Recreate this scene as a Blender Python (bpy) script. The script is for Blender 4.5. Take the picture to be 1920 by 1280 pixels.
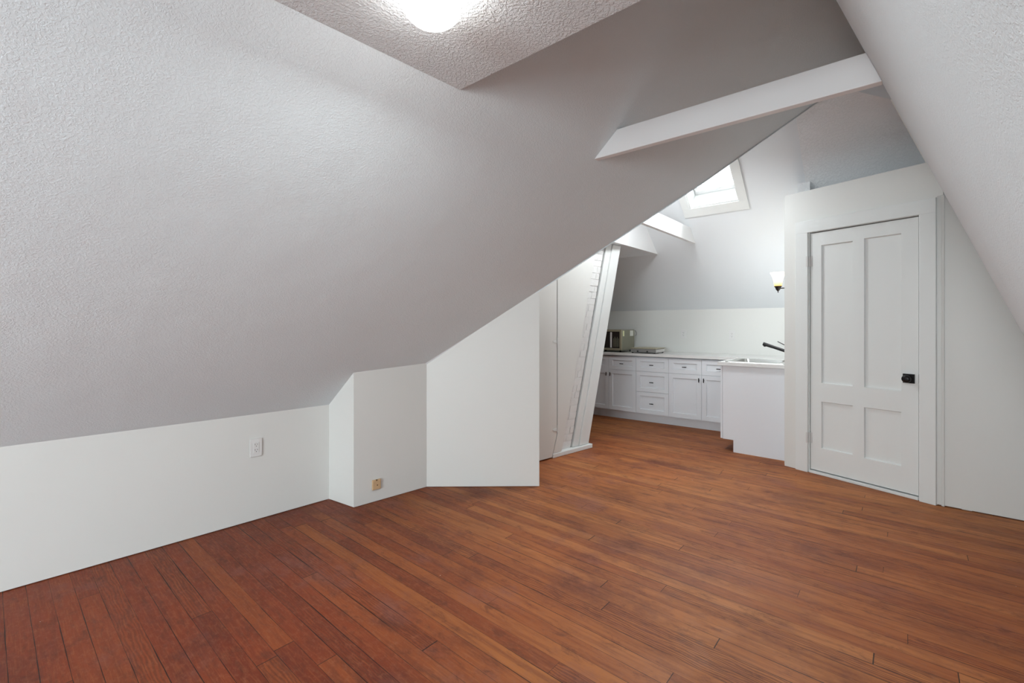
import bpy, bmesh, math, random
from mathutils import Vector, Matrix
random.seed(7)
D = bpy.data
S = bpy.context.scene
C = S.collection
for o in list(D.objects):
    D.objects.remove(o, do_unlink=True)

# ------------------------------------------------------------ camera
cam_d = D.cameras.new('camera')
cam_d.sensor_width = 36.0
cam_d.lens = 15.99
cam_d.shift_y = -32.0 / 1920.0
cam_d.clip_start = 0.02
cam = D.objects.new('camera', cam_d)
C.objects.link(cam)
cam.location = (0, 0, 1.28)
cam.rotation_euler = (math.radians(90), 0, math.atan2(.6534, .757) - math.radians(90))
S.camera = cam

# ------------------------------------------------------------ world, lights, exposure
W = D.worlds.new('sky')
S.world = W
W.use_nodes = True
wn = W.node_tree.nodes
wbg = wn['Background']
wbg.inputs['Color'].default_value = (0.93, 0.96, 1.0, 1)
wbg.inputs['Strength'].default_value = 1.8
S.view_settings.view_transform = 'Standard'
S.view_settings.look = 'None'
S.view_settings.gamma = 1.0
S.view_settings.exposure = 0.52

def area(name, loc, direction, sx, sy, power, color=(1, 1, 1)):
    l = D.lights.new(name, 'AREA')
    l.shape = 'RECTANGLE'
    l.size, l.size_y = sx, sy
    l.energy = power
    l.color = color
    o = D.objects.new(name, l)
    o.location = loc
    o.rotation_euler = Vector(direction).to_track_quat('-Z', 'Y').to_euler()
    C.objects.link(o)
    return o
# added fill at the unseen rear window, and daylight by the roof window
area('rear_window_fill', (-4.30, 0.62, 1.40), (1, 0.13, 0.12), 1.5, 1.30, 100, (0.85, 0.955, 1.0))
area('roof_window_daylight', (5.32, 1.53, 3.42), (-.67, 0, -.745), 0.9, 0.9, 105, (0.92, 0.97, 1.0))

# ------------------------------------------------------------ materials
def new_mat(name):
    m = D.materials.new(name)
    m.use_nodes = True
    nt = m.node_tree
    return m, nt, nt.nodes['Principled BSDF']

def plain(name, col, rough=0.5, metal=0.0, noise=0.0, nscale=6.0, bump=0.0, bscale=80.0, emit=None, estr=0.0):
    m, nt, b = new_mat(name)
    b.inputs['Base Color'].default_value = (*col, 1)
    b.inputs['Roughness'].default_value = rough
    b.inputs['Metallic'].default_value = metal
    tc = nt.nodes.new('ShaderNodeNewGeometry')
    n = nt.nodes.new('ShaderNodeTexNoise')
    n.inputs['Scale'].default_value = nscale
    n.inputs['Detail'].default_value = 4
    nt.links.new(tc.outputs['Position'], n.inputs['Vector'])
    mr = nt.nodes.new('ShaderNodeMapRange')
    mr.inputs['To Min'].default_value = 1 - noise
    mr.inputs['To Max'].default_value = 1 + noise
    nt.links.new(n.outputs['Fac'], mr.inputs['Value'])
    mx = nt.nodes.new('ShaderNodeVectorMath')
    mx.operation = 'SCALE'
    mx.inputs[0].default_value = col
    nt.links.new(mr.outputs['Result'], mx.inputs['Scale'])
    nt.links.new(mx.outputs['Vector'], b.inputs['Base Color'])
    if bump:
        n2 = nt.nodes.new('ShaderNodeTexNoise')
        n2.inputs['Scale'].default_value = bscale
        n2.inputs['Detail'].default_value = 3
        nt.links.new(tc.outputs['Position'], n2.inputs['Vector'])
        bp = nt.nodes.new('ShaderNodeBump')
        bp.inputs['Strength'].default_value = bump
        bp.inputs['Distance'].default_value = 0.002
        nt.links.new(n2.outputs['Fac'], bp.inputs['Height'])
        nt.links.new(bp.outputs['Normal'], b.inputs['Normal'])
    if emit:
        b.inputs['Emission Color'].default_value = (*emit, 1)
        b.inputs['Emission Strength'].default_value = estr
    return m

def stucco(name, col, strength=0.5, scale=75.0, dist=0.004, patchy=True):
    """knock-down plaster: small worm-like blobs, stronger in some patches than others"""
    m, nt, b = new_mat(name)
    N, L = nt.nodes, nt.links
    b.inputs['Roughness'].default_value = 0.85
    b.inputs['Specular IOR Level'].default_value = 0.25
    g = N.new('ShaderNodeNewGeometry')
    big = N.new('ShaderNodeTexNoise')
    big.inputs['Scale'].default_value = 1.7
    big.inputs['Detail'].default_value = 3
    L.new(g.outputs['Position'], big.inputs['Vector'])
    a = N.new('ShaderNodeTexNoise')
    a.inputs['Scale'].default_value = scale
    a.inputs['Detail'].default_value = 2.5
    a.inputs['Distortion'].default_value = 0.6
    L.new(g.outputs['Position'], a.inputs['Vector'])
    r = N.new('ShaderNodeValToRGB')
    r.color_ramp.elements[0].position = 0.44
    r.color_ramp.elements[1].position = 0.60
    L.new(a.outputs['Fac'], r.inputs['Fac'])
    mr = N.new('ShaderNodeMapRange')
    mr.inputs['From Min'].default_value = 0.3
    mr.inputs['From Max'].default_value = 0.7
    mr.inputs['To Min'].default_value = 0.35 if patchy else 0.8
    mr.inputs['To Max'].default_value = 1.0
    L.new(big.outputs['Fac'], mr.inputs['Value'])
    mu = N.new('ShaderNodeMath'); mu.operation = 'MULTIPLY'
    L.new(r.outputs['Color'], mu.inputs[0]); L.new(mr.outputs['Result'], mu.inputs[1])
    bp = N.new('ShaderNodeBump')
    bp.inputs['Strength'].default_value = strength
    bp.inputs['Distance'].default_value = dist
    L.new(mu.outputs[0], bp.inputs['Height'])
    # slow undulation of the hand-laid plaster
    und = N.new('ShaderNodeTexNoise'); und.inputs['Scale'].default_value = 5.0
    L.new(g.outputs['Position'], und.inputs['Vector'])
    bp2 = N.new('ShaderNodeBump'); bp2.inputs['Strength'].default_value = 0.25; bp2.inputs['Distance'].default_value = 0.02
    L.new(und.outputs['Fac'], bp2.inputs['Height'])
    L.new(bp2.outputs['Normal'], bp.inputs['Normal'])
    L.new(bp.outputs['Normal'], b.inputs['Normal'])
    sc = N.new('ShaderNodeVectorMath'); sc.operation = 'SCALE'; sc.inputs[0].default_value = col
    m2 = N.new('ShaderNodeMapRange'); m2.inputs['To Min'].default_value = 0.965; m2.inputs['To Max'].default_value = 1.03
    L.new(big.outputs['Fac'], m2.inputs['Value']); L.new(m2.outputs['Result'], sc.inputs['Scale'])
    L.new(sc.outputs['Vector'], b.inputs['Base Color'])
    return m

M = {}
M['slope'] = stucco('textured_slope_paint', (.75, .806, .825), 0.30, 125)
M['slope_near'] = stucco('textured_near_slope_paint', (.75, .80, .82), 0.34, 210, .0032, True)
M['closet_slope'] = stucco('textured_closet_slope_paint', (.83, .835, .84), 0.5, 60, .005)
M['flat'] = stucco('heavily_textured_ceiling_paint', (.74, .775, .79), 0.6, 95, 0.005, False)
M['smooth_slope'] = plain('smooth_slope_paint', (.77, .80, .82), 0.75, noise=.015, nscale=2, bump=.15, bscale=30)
M['wall'] = plain('warm_white_wall_paint', (.75, .752, .722), 0.42, noise=.012, nscale=2.5, bump=.10, bscale=45)
M['trim'] = plain('white_gloss_trim_paint', (.78, .80, .785), 0.30, noise=.01, nscale=4, bump=.08, bscale=60)
M['beam'] = plain('white_beam_paint', (.80, .80, .80), 0.5, noise=.02, nscale=3, bump=.12, bscale=40)
M['cabinet'] = plain('cool_white_cabinet_lacquer', (.78, .80, .83), 0.32, noise=.004)
M['counter'] = plain('pale_quartz', (.76, .755, .74), 0.25, noise=.02, nscale=60)
M['brick'] = plain('whitewashed_brick', (.77, .77, .755), 0.7, noise=.05, nscale=22, bump=.9, bscale=55)
M['gap'] = plain('gap_shade', (.03, .027, .025), 0.9)  # near-black colour stands in for the shade inside narrow gaps
M['black'] = plain('matt_black_metal', (.018, .017, .017), 0.38, 0.6)
M['bronze'] = plain('dark_bronze_metal', (.05, .042, .04), 0.35, 0.8)
M['steel'] = plain('brushed_steel', (.62, .62, .60), 0.28, 1.0, noise=.03, nscale=40)
M['hinge'] = plain('painted_hinge', (.66, .655, .64), 0.4)
M['plate'] = plain('white_plastic', (.76, .755, .74), 0.35)
M['slot'] = plain('dark_slot', (.12, .115, .11), 0.6)
M['beige'] = plain('beige_plastic', (.62, .42, .24), 0.45, noise=.06, nscale=90)
M['screw'] = plain('brass_screw', (.18, .11, .05), 0.4, 0.7)
M['olive'] = plain('olive_grey_enamel', (.22, .215, .155), 0.38, noise=.06, nscale=18)
M['tan'] = plain('tan_metal_frame', (.44, .39, .27), 0.35, 0.3)
M['window_dark'] = plain('dark_oven_glass', (.025, .018, .015), 0.08)
M['sticker_y'] = plain('pale_yellow_sticker', (.80, .80, .48), 0.5)
M['sticker_w'] = plain('off_white_sticker', (.72, .72, .66), 0.5)
M['chrome'] = plain('bright_strip', (.80, .76, .74), 0.3, 0.2)
M['grey_metal'] = plain('grey_painted_metal', (.26, .25, .24), 0.4, 0.3)
M['light_metal'] = plain('light_grey_metal', (.58, .56, .54), 0.35, 0.4)
M['rubber'] = plain('black_rubber', (.015, .015, .015), 0.7)
M['lamp_glass'] = plain('lit_opal_glass', (.9, .9, .9), 0.25, emit=(1, .985, .96), estr=11.0)
M['hardware_white'] = plain('white_window_hardware', (.8, .8, .8), 0.35)

# glowing sconce glass: white at the rim, amber near the bulb holder
m, nt, b = new_mat('amber_to_white_sconce_glass')
tc = nt.nodes.new('ShaderNodeTexCoord'); sp = nt.nodes.new('ShaderNodeSeparateXYZ')
nt.links.new(tc.outputs['Generated'], sp.inputs[0])
cr = nt.nodes.new('ShaderNodeValToRGB')
cr.color_ramp.elements[0].position = 0.0; cr.color_ramp.elements[0].color = (.85, .42, .08, 1)
cr.color_ramp.elements[1].position = 0.62; cr.color_ramp.elements[1].color = (1, .93, .76, 1)
nt.links.new(sp.outputs['Z'], cr.inputs[0])
nt.links.new(cr.outputs[0], b.inputs['Emission Color'])
nt.links.new(cr.outputs[0], b.inputs['Base Color'])
b.inputs['Emission Strength'].default_value = 1.05
M['sconce'] = m

# window glass
m, nt, b = new_mat('clear_window_glass')
out = nt.nodes['Material Output']
tr = nt.nodes.new('ShaderNodeBsdfTransparent'); gl = nt.nodes.new('ShaderNodeBsdfGlossy'); gl.inputs['Roughness'].default_value = .03
fr = nt.nodes.new('ShaderNodeFresnel'); fr.inputs[0].default_value = 1.45
mx = nt.nodes.new('ShaderNodeMixShader')
nt.links.new(fr.outputs[0], mx.inputs[0]); nt.links.new(tr.outputs[0], mx.inputs[1]); nt.links.new(gl.outputs[0], mx.inputs[2])
nt.links.new(mx.outputs[0], out.inputs['Surface'])
M['glass'] = m

def floor_material():
    m, nt, b = new_mat('old_red_brown_pine_boards')
    N, L = nt.nodes, nt.links
    def math_(op, a, bb=None, cc=None):
        n = N.new('ShaderNodeMath'); n.operation = op
        for i, v in enumerate((a, bb, cc)):
            if v is None: continue
            if isinstance(v, (int, float)): n.inputs[i].default_value = v
            else: L.new(v, n.inputs[i])
        return n.outputs[0]
    def comb(x, y, z=0.0):
        n = N.new('ShaderNodeCombineXYZ')
        for i, v in enumerate((x, y, z)):
            if isinstance(v, (int, float)): n.inputs[i].default_value = v
            else: L.new(v, n.inputs[i])
        return n.outputs[0]
    def noise(vec, scale, detail=3, rough=.5, dist=0.0):
        n = N.new('ShaderNodeTexNoise'); L.new(vec, n.inputs['Vector'])
        n.inputs['Scale'].default_value = scale; n.inputs['Detail'].default_value = detail
        n.inputs['Roughness'].default_value = rough; n.inputs['Distortion'].default_value = dist
        return n.outputs['Fac']
    def ramp(v, stops):
        n = N.new('ShaderNodeValToRGB'); L.new(v, n.inputs[0])
        e = n.color_ramp.elements
        while len(e) < len(stops): e.new(0.5)
        for i, (p, c) in enumerate(stops):
            e[i].position = p; e[i].color = (*c, 1)
        return n.outputs[0]
    def mix(f, a, bb, kind='MIX'):
        n = N.new('ShaderNodeMix'); n.data_type = 'RGBA'; n.blend_type = kind
        if isinstance(f, (int, float)): n.inputs[0].default_value = f
        else: L.new(f, n.inputs[0])
        for i, v in ((6, a), (7, bb)):
            if isinstance(v, tuple): n.inputs[i].default_value = (*v, 1)
            else: L.new(v, n.inputs[i])
        return n.outputs[2]
    def smooth(v, lo, hi, a=0.0, bb=1.0):
        n = N.new('ShaderNodeMapRange'); n.interpolation_type = 'SMOOTHSTEP'
        L.new(v, n.inputs['Value'])
        for k, q in (('From Min', lo), ('From Max', hi), ('To Min', a), ('To Max', bb)): n.inputs[k].default_value = q
        return n.outputs['Result']
    g = N.new('ShaderNodeNewGeometry')
    s = N.new('ShaderNodeSeparateXYZ'); L.new(g.outputs['Position'], s.inputs[0])
    X, Y = s.outputs[0], s.outputs[1]
    BW = 0.0762
    bx = math_('DIVIDE', math_('ADD', X, 0.0224), BW)
    bi = math_('FLOOR', bx); bf = math_('FRACT', bx)
    wn1 = N.new('ShaderNodeTexWhiteNoise'); wn1.noise_dimensions = '1D'; L.new(bi, wn1.inputs['W'])
    r1 = wn1.outputs['Value']
    ly = math_('DIVIDE', math_('ADD', Y, math_('MULTIPLY', r1, 23.0)), math_('ADD', math_('MULTIPLY', r1, 1.5), 1.5))
    si = math_('FLOOR', ly); sf = math_('FRACT', ly)
    wn2 = N.new('ShaderNodeTexWhiteNoise'); wn2.noise_dimensions = '2D'; L.new(comb(bi, si), wn2.inputs['Vector'])
    rid = wn2.outputs['Value']
    # per board offset so that the grain breaks at the joints
    gx = math_('ADD', X, math_('MULTIPLY', rid, 31.0))
    gy = math_('ADD', Y, math_('MULTIPLY', rid, 57.0))
    gv = comb(math_('MULTIPLY', gx, 1.0), math_('MULTIPLY', gy, 0.06))
    fine = noise(gv, 150, 5, .6)
    mid = noise(gv, 38, 4, .55, .4)
    # cathedral rings on some boards
    wv = N.new('ShaderNodeTexWave'); wv.wave_type = 'BANDS'; wv.bands_direction = 'X'
    L.new(comb(gx, math_('MULTIPLY', gy, 0.22)), wv.inputs['Vector'])
    wv.inputs['Scale'].default_value = 26; wv.inputs['Distortion'].default_value = 9
    wv.inputs['Detail'].default_value = 2.5; wv.inputs['Detail Scale'].default_value = 1.1
    rings = wv.outputs['Fac']
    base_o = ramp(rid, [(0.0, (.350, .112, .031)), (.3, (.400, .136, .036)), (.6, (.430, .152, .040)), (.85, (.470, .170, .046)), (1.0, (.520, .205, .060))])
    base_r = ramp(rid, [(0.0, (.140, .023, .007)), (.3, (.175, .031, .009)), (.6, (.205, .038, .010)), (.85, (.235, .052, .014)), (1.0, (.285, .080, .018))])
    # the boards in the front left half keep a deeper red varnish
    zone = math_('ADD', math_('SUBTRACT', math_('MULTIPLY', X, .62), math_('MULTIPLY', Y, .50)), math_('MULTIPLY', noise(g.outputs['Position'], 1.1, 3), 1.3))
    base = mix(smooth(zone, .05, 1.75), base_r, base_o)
    c1 = mix(smooth(mid, .38, .72, 0, .50), base, (.095, .024, .012))
    c2 = mix(smooth(fine, .46, .70, 0, .30), c1, (.42, .16, .060))
    ringm = math_('MULTIPLY', smooth(rings, .35, .8), smooth(math_('FRACT', math_('MULTIPLY', rid, 7.3)), .72, .82, .03, .60))
    c3 = mix(ringm, c2, (.085, .023, .010))
    # long colour drift between more red and more orange varnish
    P = g.outputs['Position']
    drift = noise(P, .55, 2)
    c4 = mix(smooth(drift, .35, .65, 0, .45), c3, mix(.5, c3, (.36, .055, .018)))
    # greyish, worn varnish patches and scuffs
    worn = noise(comb(X, math_('MULTIPLY', Y, .62)), 3.0, 8, .70, .1)
    c5 = mix(smooth(worn, .50, .68, 0, .50), c4, (.24, .105, .085))
    dirt = noise(comb(X, math_('MULTIPLY', Y, .5), 4.0), 2.6, 8, .68, .12)
    c6 = mix(smooth(dirt, .50, .68, 0, .50), c5, (.085, .020, .016))
    # close-grained mottling and short scratches along the boards
    mot = noise(comb(X, math_('MULTIPLY', Y, .5), 2.0), 60, 6, .8, .2)
    c6 = mix(smooth(mot, .48, .68, 0, .42), c6, (.32, .12, .060))
    mot2 = noise(comb(X, math_('MULTIPLY', Y, .35), 9.0), 15, 7, .8, .4)
    c6 = mix(smooth(mot2, .50, .68, 0, .55), c6, (.085, .026, .016))
    # specks of paint
    vor = N.new('ShaderNodeTexVoronoi'); L.new(P, vor.inputs['Vector']); vor.inputs['Scale'].default_value = 5.5
    spk = math_('MULTIPLY', math_('LESS_THAN', vor.outputs['Distance'], .014), math_('GREATER_THAN', noise(P, 3, 1), .50))
    c7 = mix(spk, c6, (.62, .58, .52))
    # gaps between boards, dark and of uneven width, and butt joints
    edge = math_('MULTIPLY', math_('MINIMUM', bf, math_('SUBTRACT', 1.0, bf)), BW)
    gw = math_('MULTIPLY', smooth(noise(comb(math_('MULTIPLY', bi, 3.7), math_('MULTIPLY', Y, 1.7)), 1.0, 4), .46, .68, .16, 1.0), .0030)
    gap = math_('LESS_THAN', edge, gw)
    ends = math_('MULTIPLY', math_('MINIMUM', sf, math_('SUBTRACT', 1.0, sf)), 2.2)
    egap = math_('LESS_THAN', ends, math_('MULTIPLY', smooth(rid, .2, .9, .4, 1.0), .0021))
    gaps = math_('MAXIMUM', gap, egap)
    c8 = mix(math_('MULTIPLY', gaps, .90), c7, (.012, .007, .006))
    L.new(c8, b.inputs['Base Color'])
    rr = math_('ADD', smooth(worn, .4, .7, .46, .66), math_('MULTIPLY', fine, .10))
    L.new(rr, b.inputs['Roughness'])
    b.inputs['Specular IOR Level'].default_value = .27
    h = math_('SUBTRACT', math_('ADD', math_('MULTIPLY', fine, .22), math_('MULTIPLY', rings, .08)), math_('MULTIPLY', gaps, 1.2))
    bp = N.new('ShaderNodeBump'); bp.inputs['Strength'].default_value = .5; bp.inputs['Distance'].default_value = .0022
    L.new(h, bp.inputs['Height']); L.new(bp.outputs['Normal'], b.inputs['Normal'])
    return m
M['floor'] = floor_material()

# ------------------------------------------------------------ mesh helpers
def finish(bm, name, mat, parent=None, smooth=False, bevel=0.0, segs=2):
    bmesh.ops.recalc_face_normals(bm, faces=bm.faces[:])
    me = D.meshes.new(name)
    bm.to_mesh(me); bm.free()
    if smooth:
        for p in me.polygons: p.use_smooth = True
    me.materials.append(mat)
    o = D.objects.new(name, me)
    C.objects.link(o)
    if parent: o.parent = parent
    if bevel:
        md = o.modifiers.new('bevel', 'BEVEL'); md.width = bevel; md.segments = segs
        md.limit_method = 'ANGLE'; md.angle_limit = math.radians(35)
    return o

def slab_into(bm, pts, off):
    off = Vector(off)
    a = [bm.verts.new(p) for p in pts]
    b = [bm.verts.new(Vector(p) + off) for p in pts]
    bm.faces.new(a); bm.faces.new(b[::-1])
    n = len(pts)
    for i in range(n):
        bm.faces.new((a[i], a[(i + 1) % n], b[(i + 1) % n], b[i]))

def slab(name, pts, off, mat, parent=None, bevel=0.0):
    bm = bmesh.new(); slab_into(bm, pts, off)
    return finish(bm, name, mat, parent, bevel=bevel)

def box_into(bm, x0, x1, y0, y1, z0, z1):
    slab_into(bm, [(x0, y0, z0), (x1, y0, z0), (x1, y1, z0), (x0, y1, z0)], (0, 0, z1 - z0))

def box(name, x0, x1, y0, y1, z0, z1, mat, parent=None, bevel=0.0):
    bm = bmesh.new(); box_into(bm, x0, x1, y0, y1, z0, z1)
    return finish(bm, name, mat, parent, bevel=bevel)

def tube_into(bm, p0, p1, r0, r1=None, n=20, caps=True):
    p0, p1 = Vector(p0), Vector(p1); r1 = r0 if r1 is None else r1
    d = (p1 - p0).normalized()
    a = d.orthogonal().normalized(); b2 = d.cross(a)
    ra, rb = [], []
    for i in range(n):
        t = 2 * math.pi * i / n
        v = a * math.cos(t) + b2 * math.sin(t)
        ra.append(bm.verts.new(p0 + v * r0)); rb.append(bm.verts.new(p1 + v * r1))
    for i in range(n):
        bm.faces.new((ra[i], ra[(i + 1) % n], rb[(i + 1) % n], rb[i]))
    if caps:
        bm.faces.new(ra[::-1]); bm.faces.new(rb)

def lathe_into(bm, prof, n=40, center=(0, 0, 0)):
    cx, cy, cz = center
    rings = []
    for r, z in prof:
        if r < 1e-6: rings.append([bm.verts.new((cx, cy, cz + z))])
        else: rings.append([bm.verts.new((cx + r * math.cos(2 * math.pi * i / n), cy + r * math.sin(2 * math.pi * i / n), cz + z)) for i in range(n)])
    for a, b2 in zip(rings, rings[1:]):
        for i in range(n):
            j = (i + 1) % n
            if len(a) == 1 and len(b2) == 1: continue
            if len(a) == 1: bm.faces.new((a[0], b2[j], b2[i]))
            elif len(b2) == 1: bm.faces.new((a[i], a[j], b2[0]))
            else: bm.faces.new((a[i], a[j], b2[j], b2[i]))

def structure(o, label=None):
    o['kind'] = 'structure'
    if label: o['label'] = label
    return o

def tag(o, label, cat, group=None):
    o['label'] = label; o['category'] = cat
    if group: o['group'] = group
    return o

def thing(name, label, cat, loc=(0, 0, 0), rz=0.0, group=None):
    o = D.objects.new(name, None); C.objects.link(o)
    o.location = loc; o.rotation_euler = (0, 0, rz)
    return tag(o, label, cat, group)

# ------------------------------------------------------------ room geometry (x runs along the ridge, y along the floor boards)
def g0(u):                       # where the steep right slope stands, bending slightly towards the camera
    if u >= 2.3: return -.199 - .125 * (u - 4.41)
    b_ = -.199 - .125 * (2.3 - 4.41)
    t = max(u, 1.0)
    s_ = 2.3 - t
    return b_ + .125 * s_ - .125 * s_ * s_ / (2 * 1.3)
def wD(u, z): return g0(u) + (z - 2.232) / 2.65
def wR(u): return (g0(u) + .5381 - .01653 * u) / 1.3424          # ridge
def zA(u, w): return 3.6578 - .9073 * w - .0438 * u
BL = [(2.20, .87), (2.86, 1.551), (3.70, 2.400), (4.236, 3.029), (4.363, 3.178)]
def zB(u):
    for (a, za), (b_, zb) in zip(BL, BL[1:]):
        if u <= b_: return za + (zb - za) * (u - a) / (b_ - a)
    return BL[-1][1]
def zC(u): return 7.105 - .9 * u

def PA(u, w): return (u, w, zA(u, w))
E0, E1, E2 = PA(-4.2, 3.456), PA(.047, 3.262), PA(1.645, 3.189)
F1, P2, P3 = PA(1.681, 2.910), PA(2.271, 2.847), PA(2.860, 2.184)
J = PA(4.41, wR(4.41))
def R(u): return PA(u, wR(u))

# floor
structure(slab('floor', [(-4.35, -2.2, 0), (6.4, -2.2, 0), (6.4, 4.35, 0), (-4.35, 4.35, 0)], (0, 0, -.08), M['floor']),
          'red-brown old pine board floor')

# left sloping ceiling
V1, V2 = PA(3.70, 1.208), PA(4.236, .489)
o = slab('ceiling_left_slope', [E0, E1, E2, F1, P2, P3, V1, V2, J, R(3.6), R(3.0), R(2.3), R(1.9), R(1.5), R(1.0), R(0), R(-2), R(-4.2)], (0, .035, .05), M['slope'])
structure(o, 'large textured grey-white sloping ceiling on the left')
# plaster bead along the lower edge of the left slope, where it turns up into the kitchen gable
bm = bmesh.new()
pA, pB, pC, pD = Vector(P3) + Vector((-.02, .025, -.02)), Vector(V1), Vector(V2), Vector(J)
offv = Vector((.022, .019, .006)); dn = Vector((-.004, -.004, -.012))
for a, b_ in ((pA, pB), (pB, pC), (pC, pD)):
    slab_into(bm, [a + dn, b_ + dn, b_ + offv + dn * .2, a + offv + dn * .2], (.012, .010, .03))
structure(finish(bm, 'trim_1', M['slope'], bevel=.004), 'thin plaster bead along the edge of the left slope')

# flat ceiling panel with the lamp
us = [-4.2, -.5, .5, 1.0, 1.335]
zf = 2.286
wf = lambda u: (3.6578 - .0438 * u - zf) / .9073
slabpts = [(u, wD(u, zf) - .02, zf) for u in us] + [(1.335, wf(1.335), zf), (-4.2, wf(-4.2), zf)]
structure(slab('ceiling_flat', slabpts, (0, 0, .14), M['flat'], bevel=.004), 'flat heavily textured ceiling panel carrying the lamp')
# closing piece above the end of the flat ceiling
structure(slab('wall_above_flat_ceiling', [(1.30, wD(1.30, zf + .1), zf + .1), (1.30, wf(1.3) - .115, zf + .1), (1.30, wR(1.30), zA(1.3, wR(1.30)) - .01)], (-.05, 0, 0), M['slope']))

# steep right slope
bm = bmesh.new()
ul = [-4.2, -2.8, -1.4, -.6, 0, .4, .7] + [1.0 + .13 * i for i in range(11)] + [2.7, 3.2, 3.8, 4.41]
cols = []
for u in ul:
    zt = zA(u, wR(u))
    cols.append([bm.verts.new((u, wD(u, zt * k / 10), zt * k / 10)) for k in range(11)])
for a, b_ in zip(cols, cols[1:]):
    for k in range(10):
        bm.faces.new((a[k], b_[k], b_[k + 1], a[k + 1]))
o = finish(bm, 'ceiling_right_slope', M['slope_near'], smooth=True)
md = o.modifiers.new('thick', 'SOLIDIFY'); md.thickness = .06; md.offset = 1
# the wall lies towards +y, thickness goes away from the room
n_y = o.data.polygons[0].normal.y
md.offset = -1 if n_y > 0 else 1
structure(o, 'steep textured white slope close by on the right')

# knee wall and bump-out
structure(slab('wall_left', [(-4.2, 3.456, .005), (1.645, 3.189, .005), E2, E1, E0], (0, .08, 0), M['wall']), 'low white knee wall on the left')
structure(slab('wall_bump_side', [(1.645, 3.189, .004), (1.681, 2.910, .004), F1, E2], (.06, .008, 0), M['wall']), 'narrow side of the boxed-out wall')
structure(slab('wall_bump_front', [(1.681, 2.910, .004), (2.271, 2.847, .004), P2, F1], (.0, .05, 0), M['wall']), 'short white wall with the beige jack')
structure(slab('wall_diagonal', [(2.271, 2.847, .004), (2.860, 2.184, .004), P3, P2], (.025, .052, 0), M['wall']), 'white diagonal wall under the end of the slope')
structure(slab('wall_return', [(2.868, 2.205, 0), (3.0, 2.627, 0), (3.0, 2.627, zB(3.0)), (2.868, 2.205, 1.54)], (.01, 0, 0), M['wall']))

# unseen rear wall with a window opening added for the fill (behind the camera)
bm = bmesh.new()
for (y0, y1, z0, z1) in ((-2.0, -.15, 0, 3.4), (1.40, 3.6, 0, 3.4), (-.15, 1.40, 0, .72), (-.15, 1.40, 2.06, 3.4)):
    box_into(bm, -4.28, -4.2, y0, y1, z0, z1)
structure(finish(bm, 'wall_rear', M['wall']))
w2 = D.objects.new('window_2', None); C.objects.link(w2); w2.location = (-4.24, .62, .72); structure(w2)
bm = bmesh.new()
for (y0, y1, z0, z1) in ((-.15, -.08, .72, 2.06), (1.33, 1.40, .72, 2.06), (-.08, 1.33, .72, .79), (-.08, 1.33, 1.99, 2.06), (-.08, 1.33, 1.36, 1.41)):
    box_into(bm, -4.275, -4.215, y0, y1, z0, z1)
bm.transform(Matrix.Translation((4.24, -.62, -.72)))
finish(bm, 'window_frame', M['trim'], w2)

# right wall beside the door
structure(slab('wall_right', [(4.41, -1.5, .006), (4.41, -.174, .006), (4.41, -.174, 2.44), (4.41, wD(4.41, 2.44) - .004, 2.44), (4.41, .194, 3.28), (4.41, -1.5, 3.28)],
               (.08, 0, 0), M['wall']), 'white wall to the right of the door')

# door wall
A0 = Vector((4.678, .6346, 0)); dr = Vector((-.31503, -.94908, 0)); nr = Vector((-.94908, .31503, 0))   # along the wall; towards the room
def dw(t, z, off=0.0): return A0 + dr * t + nr * off + Vector((0, 0, z))
bm = bmesh.new()
back = -nr * .10
for (t0, t1, z0, z1) in ((-.2, .0, 0, 2.445), (.763, .8525, 0, 2.445), (0, .763, 2.085, 2.445), (.8525, .885, 2.19, 2.445)):
    slab_into(bm, [dw(t0, z0), dw(t1, z0), dw(t1, z1), dw(t0, z1)], back)
slab_into(bm, [dw(.8525, 0, -.030), dw(.885, 0, -.030), dw(.885, 2.19, -.030), dw(.8525, 2.19, -.030)], -nr * .07)
structure(finish(bm, 'wall_door_side', M['wall']), 'angled white wall holding the panelled door')
structure(slab('wall_closet_side', [(4.795, .835, 0), (6.25, .55, 0), (6.25, .55, zC(6.25)), (5.19, .758, zC(5.19)), (5.19, .758, 2.43), (4.795, .835, 2.43)], (-.01, -.06, 0), M['wall']))
structure(slab('ceiling_closet', [(4.79, .82, 2.40), (5.18, .76, 2.40), (5.18, -.3, 2.40), (4.46, -.3, 2.40), (4.47, -.12, 2.40)], (0, 0, .03), M['slope']))
structure(slab('wall_far_right', [(4.42, -.3, 0), (6.25, -.3, 0), (6.25, -.3, 1.48), (4.42, -.3, 3.12)], (0, -.05, 0), M['wall']))
# cased opening
bm = bmesh.new()
for (t0, t1, z0, z1) in ((-.095, .004, 0, 2.075), (.759, .852, 0, 2.075), (-.095, .852, 2.075, 2.178)):
    slab_into(bm, [dw(t0, z0), dw(t1, z0), dw(t1, z1), dw(t0, z1)], nr * .022)
structure(finish(bm, 'trim_2', M['trim'], bevel=.002), 'flat white door casing')
bm = bmesh.new()
slab_into(bm, [dw(.874, 0, -.03), dw(.890, 0, -.03), dw(.890, 2.19, -.03), dw(.874, 2.19, -.03)], nr * .026)
structure(finish(bm, 'trim_3', M['wall'], bevel=.002), 'thin vertical corner bead right of the door casing')
bm = bmesh.new()       # jamb behind the door
for (t0, t1, z0, z1) in ((0, .012, 0, 2.085), (.751, .763, 0, 2.085), (.012, .751, 2.073, 2.085)):
    slab_into(bm, [dw(t0, z0, -.001), dw(t1, z0, -.001), dw(t1, z1, -.001), dw(t0, z1, -.001)], -nr * .11)
structure(finish(bm, 'trim_4', M['trim']), 'door jamb')
bm = bmesh.new()
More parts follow.
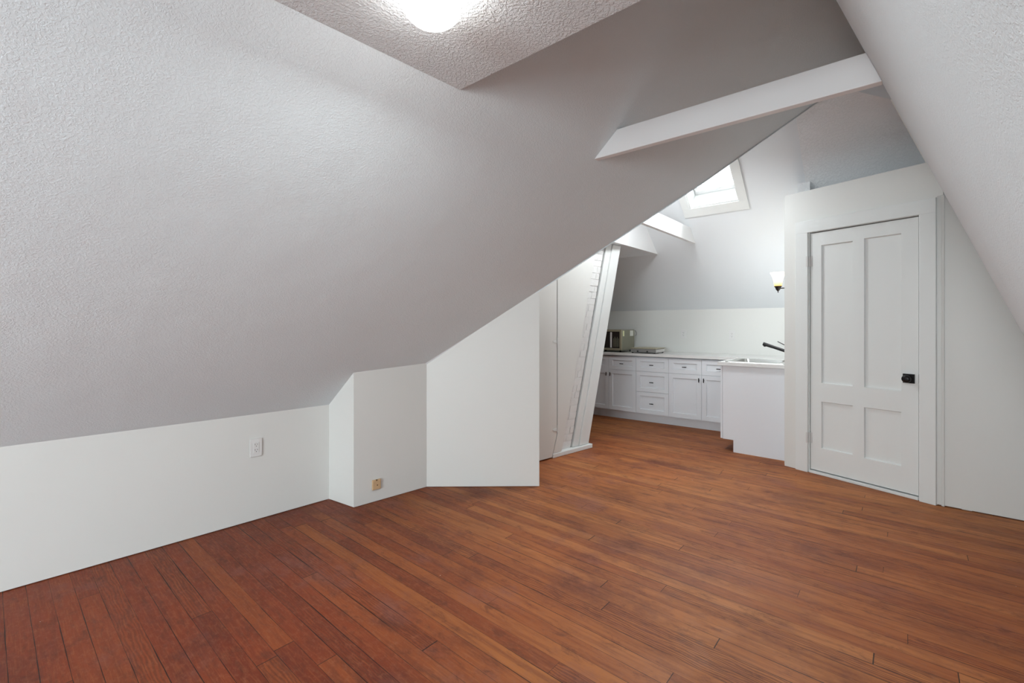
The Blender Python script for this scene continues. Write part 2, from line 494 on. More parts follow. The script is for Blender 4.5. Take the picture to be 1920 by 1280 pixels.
slab_into(bm, [dw(.012, 0, .012), dw(.751, 0, .012), dw(.751, .022, .012), dw(.012, .022, .012)], -nr * .10)
structure(finish(bm, 'trim_5', M['trim'], bevel=.003), 'white door threshold')
bm = bmesh.new()
slab_into(bm, [dw(.0, 0, -.12), dw(.763, 0, -.12), dw(.763, 2.09, -.12), dw(.0, 2.09, -.12)], -nr * .02)
structure(finish(bm, 'wall_behind_door', M['gap']))

# the four-panel door
def frame_panel_into(bm, x0, x1, z0, z1, yf, yb, holes, rec, slope=.012):
    """slab front face at y=yf with sunken panels; holes = list of (x0,x1,z0,z1) that tile a grid"""
    xs = sorted({x0, x1, *[h[0] for h in holes], *[h[1] for h in holes]})
    zs = sorted({z0, z1, *[h[2] for h in holes], *[h[3] for h in holes]})
    for i in range(len(xs) - 1):
        for k in range(len(zs) - 1):
            cx_, cz_ = (xs[i] + xs[i + 1]) / 2, (zs[k] + zs[k + 1]) / 2
            hit = any(h[0] < cx_ < h[1] and h[2] < cz_ < h[3] for h in holes)
            if not hit:
                f = [bm.verts.new(p) for p in ((xs[i], yf, zs[k]), (xs[i + 1], yf, zs[k]), (xs[i + 1], yf, zs[k + 1]), (xs[i], yf, zs[k + 1]))]
                bm.faces.new(f)
    for (a, b_, c, d) in holes:
        s_ = slope
        o_ = [(a, yf, c), (b_, yf, c), (b_, yf, d), (a, yf, d)]
        i_ = [(a + s_, yf + rec, c + s_), (b_ - s_, yf + rec, c + s_), (b_ - s_, yf + rec, d - s_), (a + s_, yf + rec, d - s_)]
        ov = [bm.verts.new(p) for p in o_]; iv = [bm.verts.new(p) for p in i_]
        for q in range(4):
            bm.faces.new((ov[q], ov[(q + 1) % 4], iv[(q + 1) % 4], iv[q]))
        bm.faces.new(iv)
    # back and sides
    c8 = [(x0, z0), (x1, z0), (x1, z1), (x0, z1)]
    fv = [bm.verts.new((x, yf, z)) for x, z in c8]; bv = [bm.verts.new((x, yb, z)) for x, z in c8]
    for q in range(4):
        bm.faces.new((fv[q], fv[(q + 1) % 4], bv[(q + 1) % 4], bv[q]))
    bm.faces.new(bv)
    bmesh.ops.remove_doubles(bm, verts=bm.verts[:], dist=1e-5)

door_rz = math.atan2(dr.y, dr.x)     # local x = along wall from hinge, local y = away from the room
assert abs((Matrix.Rotation(door_rz, 3, 'Z') @ Vector((0, 1, 0))).dot(nr) + 1) < 1e-3
dframe = D.objects.new('door_1', None); C.objects.link(dframe)
dframe.location = A0 + nr * 0.0; dframe.rotation_euler = (0, 0, door_rz)
structure(dframe, 'white four-panel interior door with black knob')
bm = bmesh.new()
frame_panel_into(bm, .016, .747, .030, 2.066, .008, .045,
                 [(.100, .331, .781, 1.955), (.409, .646, .781, 1.963), (.100, .331, .226, .624), (.409, .646, .220, .624)], .017, .006)
finish(bm, 'door_leaf', M['trim'], dframe)
for z in (1.825, .300):
    bm = bmesh.new()
    tube_into(bm, (.010, -.004, z - .045), (.010, -.004, z + .045), .007, n=12)
    box_into(bm, .012, .030, .0045, .0078, z - .045, z + .045)
    box_into(bm, -.006, .008, -.0255, -.0225, z - .045, z + .045)
    h = finish(bm, 'hinge', M['hinge'], dframe); 
bm = bmesh.new()
box_into(bm, .657, .727, -.001, .008, .846, .914)
pl = finish(bm, 'knob_plate', M['black'], dframe, bevel=.002); pl['label'] = 'square black knob plate'
bm = bmesh.new()
lathe_into(bm, [(0, 0), (.012, 0), (.011, .022), (.020, .028), (.027, .034), (.0285, .046), (.024, .056), (.012, .060), (0, .060)], 32)
bm.transform(Matrix.Translation((.693, -.001, .880)) @ Matrix.Rotation(math.radians(90), 4, 'X'))
kn = finish(bm, 'knob', M['black'], dframe, smooth=True); kn['label'] = 'round black door knob'
bm = bmesh.new()
box_into(bm, .7475, .7505, .006, .03, .850, .915)
st = finish(bm, 'strike_plate', M['black'], dframe)

# stub hanging over the closet
structure(slab('trim_6', [(5.0, .664, 2.43), (5.0, .762, 2.43), (5.0, .762, 2.62), (5.0, .664, 2.62)], (.12, 0, 0), M['closet_slope']), 'small textured stub above the door header')

# kitchen slope with the roof window opening
WX0, WX1, WU0, WU1 = 1.286, 1.78, 4.50, 5.056
def Cp(u, w, n=0.0): return (u + n * .669, w, zC(u) + n * .743)
UT = 4.30   # runs to just past the ridge line
bm = bmesh.new()
t_ = .13
offC = Vector((.669, 0, .743)) * t_
def Cq(u0, u1, w0, w1): slab_into(bm, [Cp(u0, w0), Cp(u1, w0), Cp(u1, w1), Cp(u0, w1)], offC)
Cq(4.363, 6.25, .70, WX0); Cq(WU1, 6.25, WX0, WX1); Cq(4.363, WU0, WX0, WX1); Cq(4.363, 6.25, WX1, 4.25)
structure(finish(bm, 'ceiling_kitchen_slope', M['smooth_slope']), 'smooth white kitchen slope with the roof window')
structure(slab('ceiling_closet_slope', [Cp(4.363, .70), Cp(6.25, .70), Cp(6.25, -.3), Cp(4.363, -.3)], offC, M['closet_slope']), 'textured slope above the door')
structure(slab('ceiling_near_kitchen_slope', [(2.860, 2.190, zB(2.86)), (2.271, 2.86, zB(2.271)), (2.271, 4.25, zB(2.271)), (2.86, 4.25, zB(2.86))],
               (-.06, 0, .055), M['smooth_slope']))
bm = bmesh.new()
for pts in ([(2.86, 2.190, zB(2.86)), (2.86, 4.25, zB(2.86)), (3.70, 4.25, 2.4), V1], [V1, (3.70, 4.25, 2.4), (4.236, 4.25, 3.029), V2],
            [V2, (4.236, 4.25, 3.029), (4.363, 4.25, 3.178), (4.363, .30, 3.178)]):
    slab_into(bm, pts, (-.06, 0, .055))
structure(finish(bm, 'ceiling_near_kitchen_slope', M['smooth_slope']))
# little pieces that close the gable at the ridge
bm = bmesh.new()
bm.faces.new([bm.verts.new(p) for p in (J, (4.41, .064, 2.948), Cp(4.557, .066, 0.0), Cp(4.44, .304))])
bm.faces.new([bm.verts.new(p) for p in (J, Cp(4.44, .304), Cp(4.363, .48), V2)])
structure(finish(bm, 'ceiling_ridge', M['smooth_slope']), 'small bright ceiling piece at the ridge')
# flat soffit and the wall above it
structure(slab('ceiling_soffit', [(3.463, 2.385, 2.158), (5.494, 2.385, 2.158), (5.494, 4.25, 2.158), (3.463, 4.25, 2.158)], (0, 0, .05), M['smooth_slope']), 'low flat soffit over the far left of the kitchen')
structure(slab('wall_above_soffit', [(3.463, 2.339, 2.158), (5.494, 2.339, 2.158), (4.363, 2.339, 3.178)], (0, .05, 0), M['beam']), 'white wall face above the soffit')
# kitchen walls
structure(slab('wall_kitchen_back', [(6.25, -.3, 0), (6.25, 4.25, 0), (6.25, 4.25, 1.482), (6.25, -.3, 1.482)], (.08, 0, 0), M['wall']), 'white kitchen back wall')
structure(slab('wall_kitchen_left', [(3.6, 4.2, 0), (6.25, 4.2, 0), (6.25, 4.2, 1.48), (5.49, 4.2, 2.155), (3.6, 4.2, 2.155)], (0, .06, 0), M['wall']))
structure(slab('wall_kitchen_partition', [(3.63, 2.66, 0), (3.63, 4.2, 0), (3.63, 4.2, 2.155), (3.63, 2.66, 2.155)], (-.06, 0, 0), M['wall']))

# roof window: casing > sash, glass
wd = D.objects.new('window_1', None); C.objects.link(wd); structure(wd, 'roof window with white casing in the kitchen slope')
nC = Vector((-.669, 0, -.743))
def Cbox(bm, u0, u1, w0, w1, n0, n1):
    slab_into(bm, [Cp(u0, w0, n0), Cp(u1, w0, n0), Cp(u1, w1, n0), Cp(u0, w1, n0)], Vector((.669, 0, .743)) * (n1 - n0))
bm = bmesh.new()
Cbox(bm, WU1, WU1 + .083, WX0 - .083, WX1 + .083, -.018, -.0005); Cbox(bm, WU0 - .08, WU0, WX0 - .083, WX1 + .083, -.018, -.0005)
Cbox(bm, WU0, WU1, WX0 - .083, WX0, -.018, -.0005); Cbox(bm, WU0, WU1, WX1, WX1 + .083, -.018, -.0005)
finish(bm, 'casing', M['trim'], wd, bevel=.002)
bm = bmesh.new()     # lining of the opening
Cbox(bm, WU1 - .010, WU1 + .005, WX0, WX1, -.002, .30); Cbox(bm, WU0 - .005, WU0 + .010, WX0, WX1, -.002, .30)
Cbox(bm, WU0 + .01, WU1 - .01, WX0 - .005, WX0 + .010, -.002, .30); Cbox(bm, WU0 + .01, WU1 - .01, WX1 - .010, WX1 + .005, -.002, .30)
finish(bm, 'reveal', M['trim'], wd)
bm = bmesh.new()
a0, a1, b0, b1 = WU0 + .011, WU1 - .011, WX0 + .011, WX1 - .011
Cbox(bm, a1 - .05, a1, b0, b1, .215, .275); Cbox(bm, a0, a0 + .05, b0, b1, .215, .275)
Cbox(bm, a0 + .05, a1 - .05, b0, b0 + .045, .215, .275); Cbox(bm, a0 + .05, a1 - .05, b1 - .045, b1, .215, .275)
finish(bm, 'sash', M['hardware_white'], wd, bevel=.004)
bm = bmesh.new()
tube_into(bm, Cp(a1 - .045, b0 + .03, .20), Cp(a1 - .045, b1 - .03, .20), .011, n=12)
tube_into(bm, Cp(a1 - .045, 1.50, .20), Cp(a1 - .045, 1.56, .20), .017, n=12)
finish(bm, 'opening_bar', M['hardware_white'], wd, smooth=True)
bm = bmesh.new()
Cbox(bm, a0 + .04, a1 - .04, b0 + .035, b1 - .035, .242, .248)
finish(bm, 'glass_pane', M['glass'], wd)

# ------------------------------------------------------------ beams
def beam_poly(name, pts, off, label, bevel=.003):
    o = slab(name, pts, off, M['beam'], bevel=bevel)
    return tag(o, label, 'beam', None)
zb0, zb1 = 2.272, 2.409
UB = 2.390
wa = lambda z: (3.6578 - .0438 * UB - z) / .9073
beam_poly('collar_beam', [(UB, wa(zb0) - .0, zb0), (UB, wD(UB, zb0), zb0), (UB, wD(UB, zb1), zb1), (UB, wa(zb1), zb1)], (.042, 0, 0),
          'long white collar beam crossing from the left slope to the steep right slope')
uc = lambda z: (7.105 - z) / .9
ub = lambda z: 2.86 + (z - 1.551) / 1.011
beam_poly('collar_beam', [(ub(2.225), 1.846, 2.225), (uc(2.225), 1.846, 2.225), (uc(2.385), 1.846, 2.385), (ub(2.385), 1.846, 2.385)], (0, .04, 0),
          'white beam in the kitchen gable, left of the roof window')

# ------------------------------------------------------------ chimney, its boards and the hatch beside it
def Q(u, z, off=0.0):       # off: towards the room
    return Vector((u, 3.078 - .1505 * u, z)) + Vector((-.149, -.989, 0)) * off
LEAN = .26
structure(slab('wall_chimney_side', [Q(3.0, 0, -.075), Q(3.63, 0, -.075), Q(3.63, 2.15, -.075), Q(3.463, 2.15, -.075), Q(3.0, zB(3.0), -.075)], (.0, .05, 0), M['wall']))

ch = thing('chimney', 'whitewashed leaning brick chimney boxed in with white boards beside the kitchen opening', 'chimney', (3.85, 2.50, 0))
inv = Matrix.Translation((-3.85, -2.50, 0))
def part(name, bm, mat, parent, bevel=0.0, label=None, smooth=False, xf=None):
    if xf is not None: bm.transform(xf)
    o = finish(bm, name, mat, parent, bevel=bevel, smooth=smooth)
    if label: o['label'] = label
    return o
def leaned(bm, u0, u1, z0, z1, off0, off1):
    pts = [Q(u0 + LEAN * z0, z0, off0), Q(u1 + LEAN * z0, z0, off0), Q(u1 + LEAN * z1, z1, off0), Q(u0 + LEAN * z1, z1, off0)]
    slab_into(bm, pts, Vector((-.149, -.989, 0)) * (off1 - off0))
bm = bmesh.new(); leaned(bm, 3.655, 3.826, .04, 2.15, -.40, -.047)
part('chimney_core', bm, M['brick'], ch, xf=inv, label='white mortar behind the bricks')
bm = bmesh.new()
z = .05; k = 0
while z < 2.13:
    hgt = .066 + random.uniform(-.005, .005)
    splits = [3.655, 3.655 + random.uniform(.06, .13), 3.832] if k % 3 else [3.655, 3.832]
    for a, b_ in zip(splits, splits[1:]):
        j_ = random.uniform(-.0015, .002)
        leaned(bm, a + random.uniform(0, .001), b_ - .0015 - random.uniform(0, .0015), z, min(z + hgt, 2.15), -.09, -.043 + j_)
    z += hgt + .003; k += 1
bmesh.ops.bevel(bm, geom=bm.edges[:], offset=.003, segments=2, affect='EDGES')
part('brick_face', bm, M['brick'], ch, xf=inv, label='rough whitewashed bricks')
bm = bmesh.new(); leaned(bm, 3.850, 3.936, .045, 2.155, -.06, -.034)
part('edge_board', bm, M['trim'], ch, .003, xf=inv)
bm = bmesh.new(); leaned(bm, 3.940, 4.080, .045, 2.155, -.16, -.022)
part('cover_board', bm, M['trim'], ch, .003, 'broad smooth white leaning board', xf=inv)
bm = bmesh.new()     # plaster cheek left of the bricks
slab_into(bm, [Q(3.552, .045, -.002), Q(3.663, .045, -.002), Q(3.655 + LEAN * 2.155, 2.155, -.002), Q(3.613, 2.155, -.002), Q(3.613, .225, -.002)], Vector((.149, .989, 0)) * .028)
part('plaster_cheek', bm, M['wall'], ch, xf=inv)
bm = bmesh.new()
slab_into(bm, [Q(3.545, 0, .004), Q(4.125, 0, .004), Q(4.125, .042, .004), Q(3.545, .042, .004)], Vector((.149, .989, 0)) * .17)
part('plinth', bm, M['trim'], ch, .006, xf=inv)

ht = thing('attic_hatch', 'narrow white hatch door with two strap hinges left of the chimney', 'hatch', tuple(Q(3.5, 0)))
inv = Matrix.Translation(-Q(3.5, 0))
bm = bmesh.new()
slab_into(bm, [Q(3.33, .012, 0), Q(3.535, .012, 0), Q(3.600, .225, 0), Q(3.600, 1.93, 0), Q(3.33, 1.93, 0)], Vector((.149, .989, 0)) * .03)
part('hatch_leaf', bm, M['wall'], ht, .002, xf=inv)
bm = bmesh.new()
slab_into(bm, [Q(3.515, .004, -.034), Q(3.62, .004, -.034), Q(3.62, 1.93, -.034), Q(3.515, 1.93, -.034)], Vector((.149, .989, 0)) * .006)  # strip behind the seam, its dark colour gives the shade there
part('gap_shade', bm, M['gap'], ht, xf=inv, label='near-black strip for the shade in the seam beside the hatch')
for z in (1.115, .268):
    bm = bmesh.new()
    slab_into(bm, [Q(3.545, z - .006, .001), Q(3.594, z - .014, .001), Q(3.594, z + .014, .001), Q(3.545, z + .006, .001)], Vector((-.149, -.989, 0)) * .004)
    tube_into(bm, Q(3.604, z - .026, .004), Q(3.604, z + .036, .004), .006, n=10)
    part('strap_hinge', bm, M['trim'], ht, .001, xf=inv)

# ------------------------------------------------------------ kitchen cabinets
RUN = math.atan2(-1, .0557)
ro = Vector((5.66, 1.647, 0)); rx = Vector((.0557, -1, 0)).normalized()
def run_loc(w):      # point of the cabinet front at a given y
    return ro + rx * ((1.647 - w) / abs(rx.y))
def handle(parent, x, z, vertical, yf=0.0, L_=.050):
    bm = bmesh.new()
    if vertical:
        tube_into(bm, (x, yf, z), (x, yf - .022, z), .004, n=10)
        tube_into(bm, (x, yf - .024, z - L_ / 2), (x, yf - .024, z + L_ / 2), .0055, n=12)
    else:
        tube_into(bm, (x, yf, z), (x, yf - .022, z), .004, n=10)
        tube_into(bm, (x - L_ / 2, yf - .024, z), (x + L_ / 2, yf - .024, z), .0055, n=12)
    h = finish(bm, 'handle', M['black'], parent); h['label'] = 'small black bar handle'
    return h
def front(unit, name, x0, x1, z0, z1, hx, hz, vertical, rail=.055):
    g_ = .0015
    r_ = rail if (z1 - z0) > .3 else .052
    bm = bmesh.new()
    frame_panel_into(bm, x0 + g_, x1 - g_, z0 + g_, z1 - g_, 0.0, .019, [(x0 + rail, x1 - rail, z0 + r_, z1 - r_)], .012, .005)
    o = finish(bm, name, M['cabinet'], unit)
    handle(o, hx, hz, vertical)
    return o
def cabinet(label, wl, wr, kind):
    w_ = (wl - wr) / abs(rx.y)
    o = thing('base_cabinet', label, 'cabinet', tuple(run_loc(wl)), RUN, 'base cabinets along the kitchen back wall')
    box('body', 0.0, w_, .020, .545, .121, .856, M['cabinet'], o)
    box('toe_kick', 0.0, w_, .095, .115, 0, .120, M['cabinet'], o)
    if kind == 'drawers':
        for z0, z1 in ((.668, .850), (.403, .668), (.121, .403)):
            front(o, 'drawer', 0, w_, z0, z1, w_ / 2, (z0 + z1) / 2 - .005, False)
    else:
        h_ = w_ / 2
        for i in (0, 1):
            front(o, 'drawer', i * h_, (i + 1) * h_, .668, .850, (i + .5) * h_, .753, False)
            front(o, 'door', i * h_, (i + 1) * h_, .121, .668, h_ + (.028 if i else -.028), .605, True)
    return o
cabinet('white base cabinet with two doors and two drawers, under the microwave', 3.457, 2.679, 'doors')
cabinet('white base cabinet of three stacked drawers, under the hotplate', 2.679, 2.250, 'drawers')
cabinet('white base cabinet with two doors and two drawers, nearest the sink run', 2.250, 1.458, 'doors')

# sink run, seen from its end
pc = thing('sink_cabinet', 'plain white end of the base cabinet under the sink, beside the door wall', 'cabinet', (4.90, 1.10, 0))
inv = Matrix.Translation((-4.90, -1.10, 0))
bm = bmesh.new(); slab_into(bm, [(4.92, .84, .121), (4.92, 1.398, .121), (5.62, 1.398, .121), (5.62, .72, .121)], (0, 0, .59)); part('body', bm, M['cabinet'], pc, xf=inv)
bm = bmesh.new(); box_into(bm, 4.925, 5.62, 1.285, 1.30, 0, .120); part('toe_kick', bm, M['cabinet'], pc, xf=inv)
bm = bmesh.new()
slab_into(bm, [(4.90, .822, 0), (4.90, 1.300, 0), (4.90, 1.300, .121), (4.90, 1.400, .121), (4.90, 1.400, .862), (4.90, .822, .862)], (.018, 0, 0))
part('end_panel', bm, M['cabinet'], pc, .001, xf=inv)
for u0, u1 in ((4.903, 5.255), (5.258, 5.61)):
    bm = bmesh.new(); box_into(bm, u0, u1, 1.403, 1.422, .124, .855)
    dd = part('door', bm, M['cabinet'], pc, .001, xf=inv)
    bm = bmesh.new(); hxx = 5.22 if u0 < 5 else 5.29
    tube_into(bm, (hxx, 1.422, .70), (hxx, 1.444, .70), .004, n=10); tube_into(bm, (hxx, 1.446, .675), (hxx, 1.446, .725), .0055, n=12)
    part('handle', bm, M['black'], dd, xf=inv)

# worktop: one L-shaped slab with the sink cut-out
sw = lambda u: .84 - .197 * (u - 4.78)
bm = bmesh.new()
zt0, zt1 = .866, .900
def wt(pts): slab_into(bm, [(x, y, zt0) for x, y in pts], (0, 0, zt1 - zt0))
HU0, HU1, HW0, HW1 = 4.975, 5.445, .905, 1.345
wt([(4.868, sw(4.868) + .005), (HU0, sw(HU0) + .005), (HU0, 1.442), (4.868, 1.442)])
wt([(HU0, sw(HU0) + .005), (HU1, sw(HU1) + .005), (HU1, HW0), (HU0, HW0)])
wt([(HU0, HW1), (HU1, HW1), (HU1, 1.442), (HU0, 1.442)])
wt([(HU1, sw(HU1) + .005), (6.248, sw(6.248) + .005), (6.248, 1.442), (HU1, 1.442)])
fl = lambda w: run_loc(w).x - .03
wt([(fl(1.442), 1.442), (6.248, 1.442), (6.248, 4.195), (fl(4.195), 4.195)])
bmesh.ops.remove_doubles(bm, verts=bm.verts[:], dist=1e-4)
tag(finish(bm, 'worktop', M['counter']), 'pale L-shaped kitchen worktop over the white cabinets', 'worktop')

# sink
sk = thing('kitchen_sink', 'stainless steel sink set into the worktop next to the door wall', 'sink', (5.21, 1.125, .9))
inv = Matrix.Translation((-5.21, -1.125, -.9))
bm = bmesh.new()
def ring(o0, o1, z0, z1):
    a = [bm.verts.new((x, y, z0)) for x, y in o0]; b2 = [bm.verts.new((x, y, z1)) for x, y in o1]
    for i in range(len(a)): bm.faces.new((a[i], a[(i + 1) % len(a)], b2[(i + 1) % len(a)], b2[i]))
    return b2
def rr(x0, x1, y0, y1, r, n=6):
    out = []
    for cx_, cy_, a0_ in ((x1 - r, y1 - r, 0), (x0 + r, y1 - r, 90), (x0 + r, y0 + r, 180), (x1 - r, y0 + r, 270)):
        for i in range(n + 1):
            t = math.radians(a0_ + 90 * i / n); out.append((cx_ + r * math.cos(t), cy_ + r * math.sin(t)))
    return out
o1 = rr(4.93, 5.49, .865, 1.39, .04); i1 = rr(4.985, 5.435, .915, 1.335, .05); i2 = rr(5.0, 5.42, .93, 1.32, .06)
ring(rr(4.925, 5.495, .860, 1.395, .04), o1, .9005, .906); ring(o1, i1, .906, .905); ring(i1, i2, .905, .73)
bm.faces.new([bm.verts.new((x, y, .73)) for x, y in i2])
bmesh.ops.remove_doubles(bm, verts=bm.verts[:], dist=1e-5)
part('basin', bm, M['steel'], sk, xf=inv, smooth=False)
bm = bmesh.new(); lathe_into(bm, [(0, .001), (.03, .001), (.042, .005), (.045, .002), (.045, 0)], 24, (5.21, 1.12, .731)); part('drain', bm, M['grey_metal'], sk, xf=inv)

# faucet
fc = thing('faucet', 'black pull-out kitchen faucet over the sink, half hidden by the door wall', 'faucet', (5.25, .815, .9))
inv = Matrix.Translation((-5.25, -.815, -.9))
bm = bmesh.new()
lathe_into(bm, [(0, 0), (.026, 0), (.027, .008), (.020, .014), (.019, .11), (.016, .125), (0, .13)], 28, (5.25, .815, .9))
part('body', bm, M['black'], fc, xf=inv, smooth=True)
bm = bmesh.new()
tube_into(bm, (5.25, .815, .982), (5.25, 1.02, 1.052), .0145, .0155, n=18)
tube_into(bm, (5.25, 1.02, 1.052), (5.25, 1.105, 1.081), .0165, .0185, n=18)
tube_into(bm, (5.25, 1.088, 1.072), (5.25, 1.094, 1.052), .012, .011, n=16)
part('spout', bm, M['black'], fc, xf=inv)
bm = bmesh.new(); tube_into(bm, (5.25, .815, 1.02), (5.25, .975, 1.107), .005, .004, n=10)
part('lever', bm, M['black'], fc, xf=inv)

# microwave
mw = thing('microwave', 'old olive-grey microwave oven with two stickers on its side', 'microwave', (5.745, 2.955, .9))
MW_ = .48     # width towards +y
bm = bmesh.new(); box_into(bm, .008, .385, 0, MW_, .018, .305); part('case', bm, M['olive'], mw, .004)
bm = bmesh.new()
for (y0, y1, z0, z1) in ((0, MW_, .018, .048), (0, MW_, .278, .305), (0, .030, .048, .278), (MW_ - .03, MW_, .048, .278)):
    box_into(bm, -.012, .008, y0, y1, z0, z1)
part('front_frame', bm, M['tan'], mw, .002, 'tan metal frame')
bm = bmesh.new(); box_into(bm, -.006, .006, .03, MW_ - .03, .048, .278); part('door_glass', bm, M['window_dark'], mw, label='dark glass front')
bm = bmesh.new(); box_into(bm, -.022, -.006, .148, .170, .055, .270); part('door_handle', bm, M['chrome'], mw, .002, 'pale upright handle')
bm = bmesh.new()
for i in range(5):
    box_into(bm, -.0085, -.006, .045 + i * .018, .052 + i * .018, .065, .185 + (i % 2) * .02)
part('control_strip', bm, M['olive'], mw)
bm = bmesh.new(); box_into(bm, .030, .068, -.002, 0, .215, .290); part('sticker', bm, M['sticker_y'], mw, label='pale yellow sticker')
bm = bmesh.new(); box_into(bm, .245, .345, -.002, 0, .215, .292); part('sticker', bm, M['sticker_w'], mw, label='off-white sticker')
for yy in (.04, MW_ - .04):
    for xx in (.04, .34):
        bm = bmesh.new(); tube_into(bm, (xx, yy, 0), (xx, yy, .018), .014, n=12); part('foot', bm, M['rubber'], mw)
bm = bmesh.new()
pts = [(.385 + .03 * math.sin(t), -.005 - .015 * math.sin(t * .5), .255 + .035 * math.cos(t)) for t in [math.pi * i / 8 for i in range(9)]]
for a, b_ in zip(pts, pts[1:]): tube_into(bm, a, b_, .005, n=8)
part('cord', bm, M['grey_metal'], mw, label='looped grey power cord')
by = tag(box('shade_sheet', 5.66, 6.05, 2.90, 3.42, .9003, .9012, M['window_dark']), 'thin dark sheet for the shade under the microwave', 'shade')  # dark sheet paints the shade below the microwave onto the worktop
mw.location.z = .9015

# hotplate
hp = thing('hotplate', 'low grey metal countertop hotplate on black feet, right of the microwave', 'hotplate', (5.65, 2.43, .9), math.radians(3))
bm = bmesh.new(); box_into(bm, 0, .33, 0, .34, .012, .060); part('housing', bm, M['grey_metal'], hp, .004)
bm = bmesh.new(); box_into(bm, -.006, .336, -.008, .348, .060, .070); part('top_plate', bm, M['tan'], hp, .003, 'thin tan top plate')
bm = bmesh.new(); box_into(bm, .012, .318, -.004, 0, .014, .054)
part('side_panel', bm, M['light_metal'], hp, .001, 'light grey side panel')
for y_ in (.11, .24):
    bm = bmesh.new(); tube_into(bm, (0, y_, .026), (-.010, y_, .026), .010, n=14); part('control_knob', bm, M['rubber'], hp)
for xx in (.02, .31):
    for yy in (.02, .32):
        bm = bmesh.new(); tube_into(bm, (xx, yy, 0), (xx, yy, .012), .011, n=12); part('foot', bm, M['rubber'], hp)

# ------------------------------------------------------------ outlets and jack: local x across the plate, local -y out of the wall
def outlet(loc, rz, label, w_=.072, h_=.116):
    o = thing('wall_outlet', label, 'outlet', loc, rz)
    box('cover_plate', -w_ / 2, w_ / 2, -.006, 0, -h_ / 2, h_ / 2, M['plate'], o, bevel=.002)
    r_ = box('receptacle', -.017, .017, -.009, -.006, -.034, .034, M['plate'], o, bevel=.0015)
    bm = bmesh.new()
    for zc in (.017, -.018):
        box_into(bm, -.0085, -.006, -.0095, -.009, zc + .000, zc + .010)
        box_into(bm, .0055, .008, -.0095, -.009, zc + .001, zc + .009)
        tube_into(bm, (0, -.0095, zc - .007), (0, -.009, zc - .007), .0028, n=10)
    finish(bm, 'slots', M['slot'], r_)
    return o
outlet((1.156, 3.208, .477), math.atan2(-.173, 3.845), 'white double outlet on the low knee wall at the left')
outlet((6.249, 2.289, 1.149), -math.pi / 2, 'white outlet on the kitchen back wall, nearer the microwave')
outlet((6.249, 1.672, 1.143), -math.pi / 2, 'white outlet on the kitchen back wall, nearer the faucet')
jk = thing('phone_jack', 'small beige phone jack low on the boxed-out wall', 'jack', (1.845, 2.891, .127), math.atan2(-.063, .59))
box('housing', -.033, .033, -.015, 0, -.036, .036, M['beige'], jk, bevel=.005)
bm = bmesh.new(); tube_into(bm, (.004, -.0165, -.004), (.004, -.015, -.004), .0045, n=12); part('screw', bm, M['screw'], jk, label='small brass screw')
bm = bmesh.new(); box_into(bm, -.006, .004, -.0155, -.009, .028, .0365); part('socket', bm, M['screw'], jk, label='dark jack socket')

# ------------------------------------------------------------ ceiling lamp
cl = thing('ceiling_lamp', 'round white glowing flush lamp on the flat ceiling', 'lamp', (.872, 1.068, zf))
bm = bmesh.new(); lathe_into(bm, [(0, -.001), (.072, -.001), (.074, -.018), (.068, -.022), (0, -.022)], 48); part('base_ring', bm, M['hardware_white'], cl, smooth=False)
bm = bmesh.new(); lathe_into(bm, [(.060, -.022), (.074, -.030), (.083, -.045), (.085, -.060), (.080, -.078), (.066, -.092), (.042, -.101), (.018, -.104), (0, -.1045)], 56)
part('glass_dome', bm, M['lamp_glass'], cl, smooth=True, label='lit opal glass dome')
l = D.lights.new('ceiling_lamp_light', 'AREA'); l.shape = 'DISK'; l.size = .15; l.energy = 8; l.color = (.90, .975, 1)
lo = D.objects.new('ceiling_lamp_light', l); lo.location = (.872, 1.068, zf - .108); C.objects.link(lo)

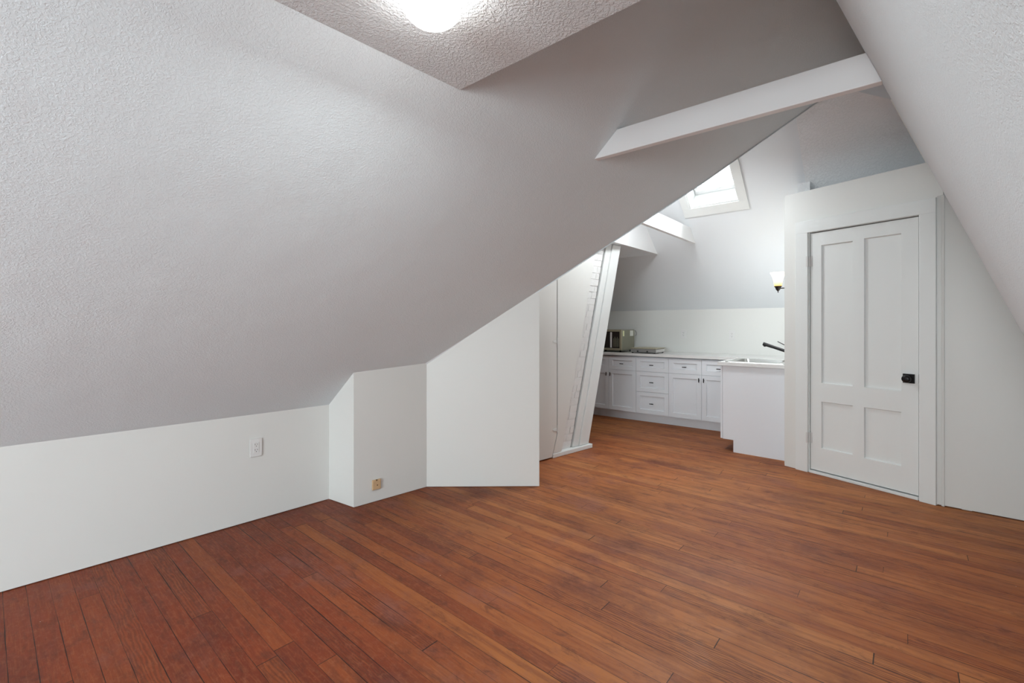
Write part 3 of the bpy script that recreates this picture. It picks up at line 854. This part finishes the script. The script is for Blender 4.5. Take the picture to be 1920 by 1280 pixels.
# ------------------------------------------------------------ wall sconce
sc = thing('wall_sconce', 'lit amber glass wall sconce with dark bronze arm above the sink', 'sconce', (4.95, .915, 1.62))
bm = bmesh.new(); lathe_into(bm, [(.030, .022), (.034, .045), (.039, .075), (.046, .105), (.056, .130), (.066, .148), (.068, .155), (.065, .155), (.052, .125), (.036, .075), (.028, .026)], 40)
part('glass_shade', bm, M['sconce'], sc, smooth=True, label='glowing bell-shaped glass shade, amber at the bottom')
bm = bmesh.new(); lathe_into(bm, [(0, -.038), (.004, -.037), (.004, -.024), (.010, -.018), (.020, -.004), (.024, .012), (.033, .022), (.033, .026), (0, .026)], 32)
part('lamp_holder', bm, M['bronze'], sc, smooth=True)
bm = bmesh.new(); tube_into(bm, (0, -.02, .004), (0, -.085, .004), .0055, n=12)
part('arm', bm, M['bronze'], sc)
bm = bmesh.new(); tube_into(bm, (0, -.080, .004), (0, -.104, .004), .045, n=32); part('back_plate', bm, M['bronze'], sc, .003)
l = D.lights.new('sconce_light', 'POINT'); l.energy = .5; l.color = (1, .85, .62); l.shadow_soft_size = .03
lo = D.objects.new('sconce_light', l); lo.location = (4.95, .915, 1.80); C.objects.link(lo)

# added fills without fixtures: an assumed second sconce arm, and one behind the camera
l = D.lights.new('sconce_second_fill', 'POINT'); l.energy = 7; l.color = (.94, .975, 1); l.shadow_soft_size = .15
lo = D.objects.new('sconce_second_fill', l); lo.location = (5.15, .90, 1.42); C.objects.link(lo)
l = D.lights.new('rear_fill_light', 'POINT'); l.energy = 42; l.color = (.86, .955, 1); l.shadow_soft_size = .25
lo = D.objects.new('rear_fill_light', l); lo.location = (-2.0, .05, 1.05); C.objects.link(lo)
# added kitchen fill without a fixture, hidden above the edge of the left slope
l = D.lights.new('kitchen_fill_light', 'AREA'); l.shape = 'DISK'; l.size = .30; l.energy = 10; l.color = (.93, .975, 1)
lo = D.objects.new('kitchen_fill_light', l); lo.location = (4.02, 1.75, 2.60); lo.rotation_euler = Vector((.38, .05, -.92)).to_track_quat('-Z', 'Y').to_euler(); C.objects.link(lo)
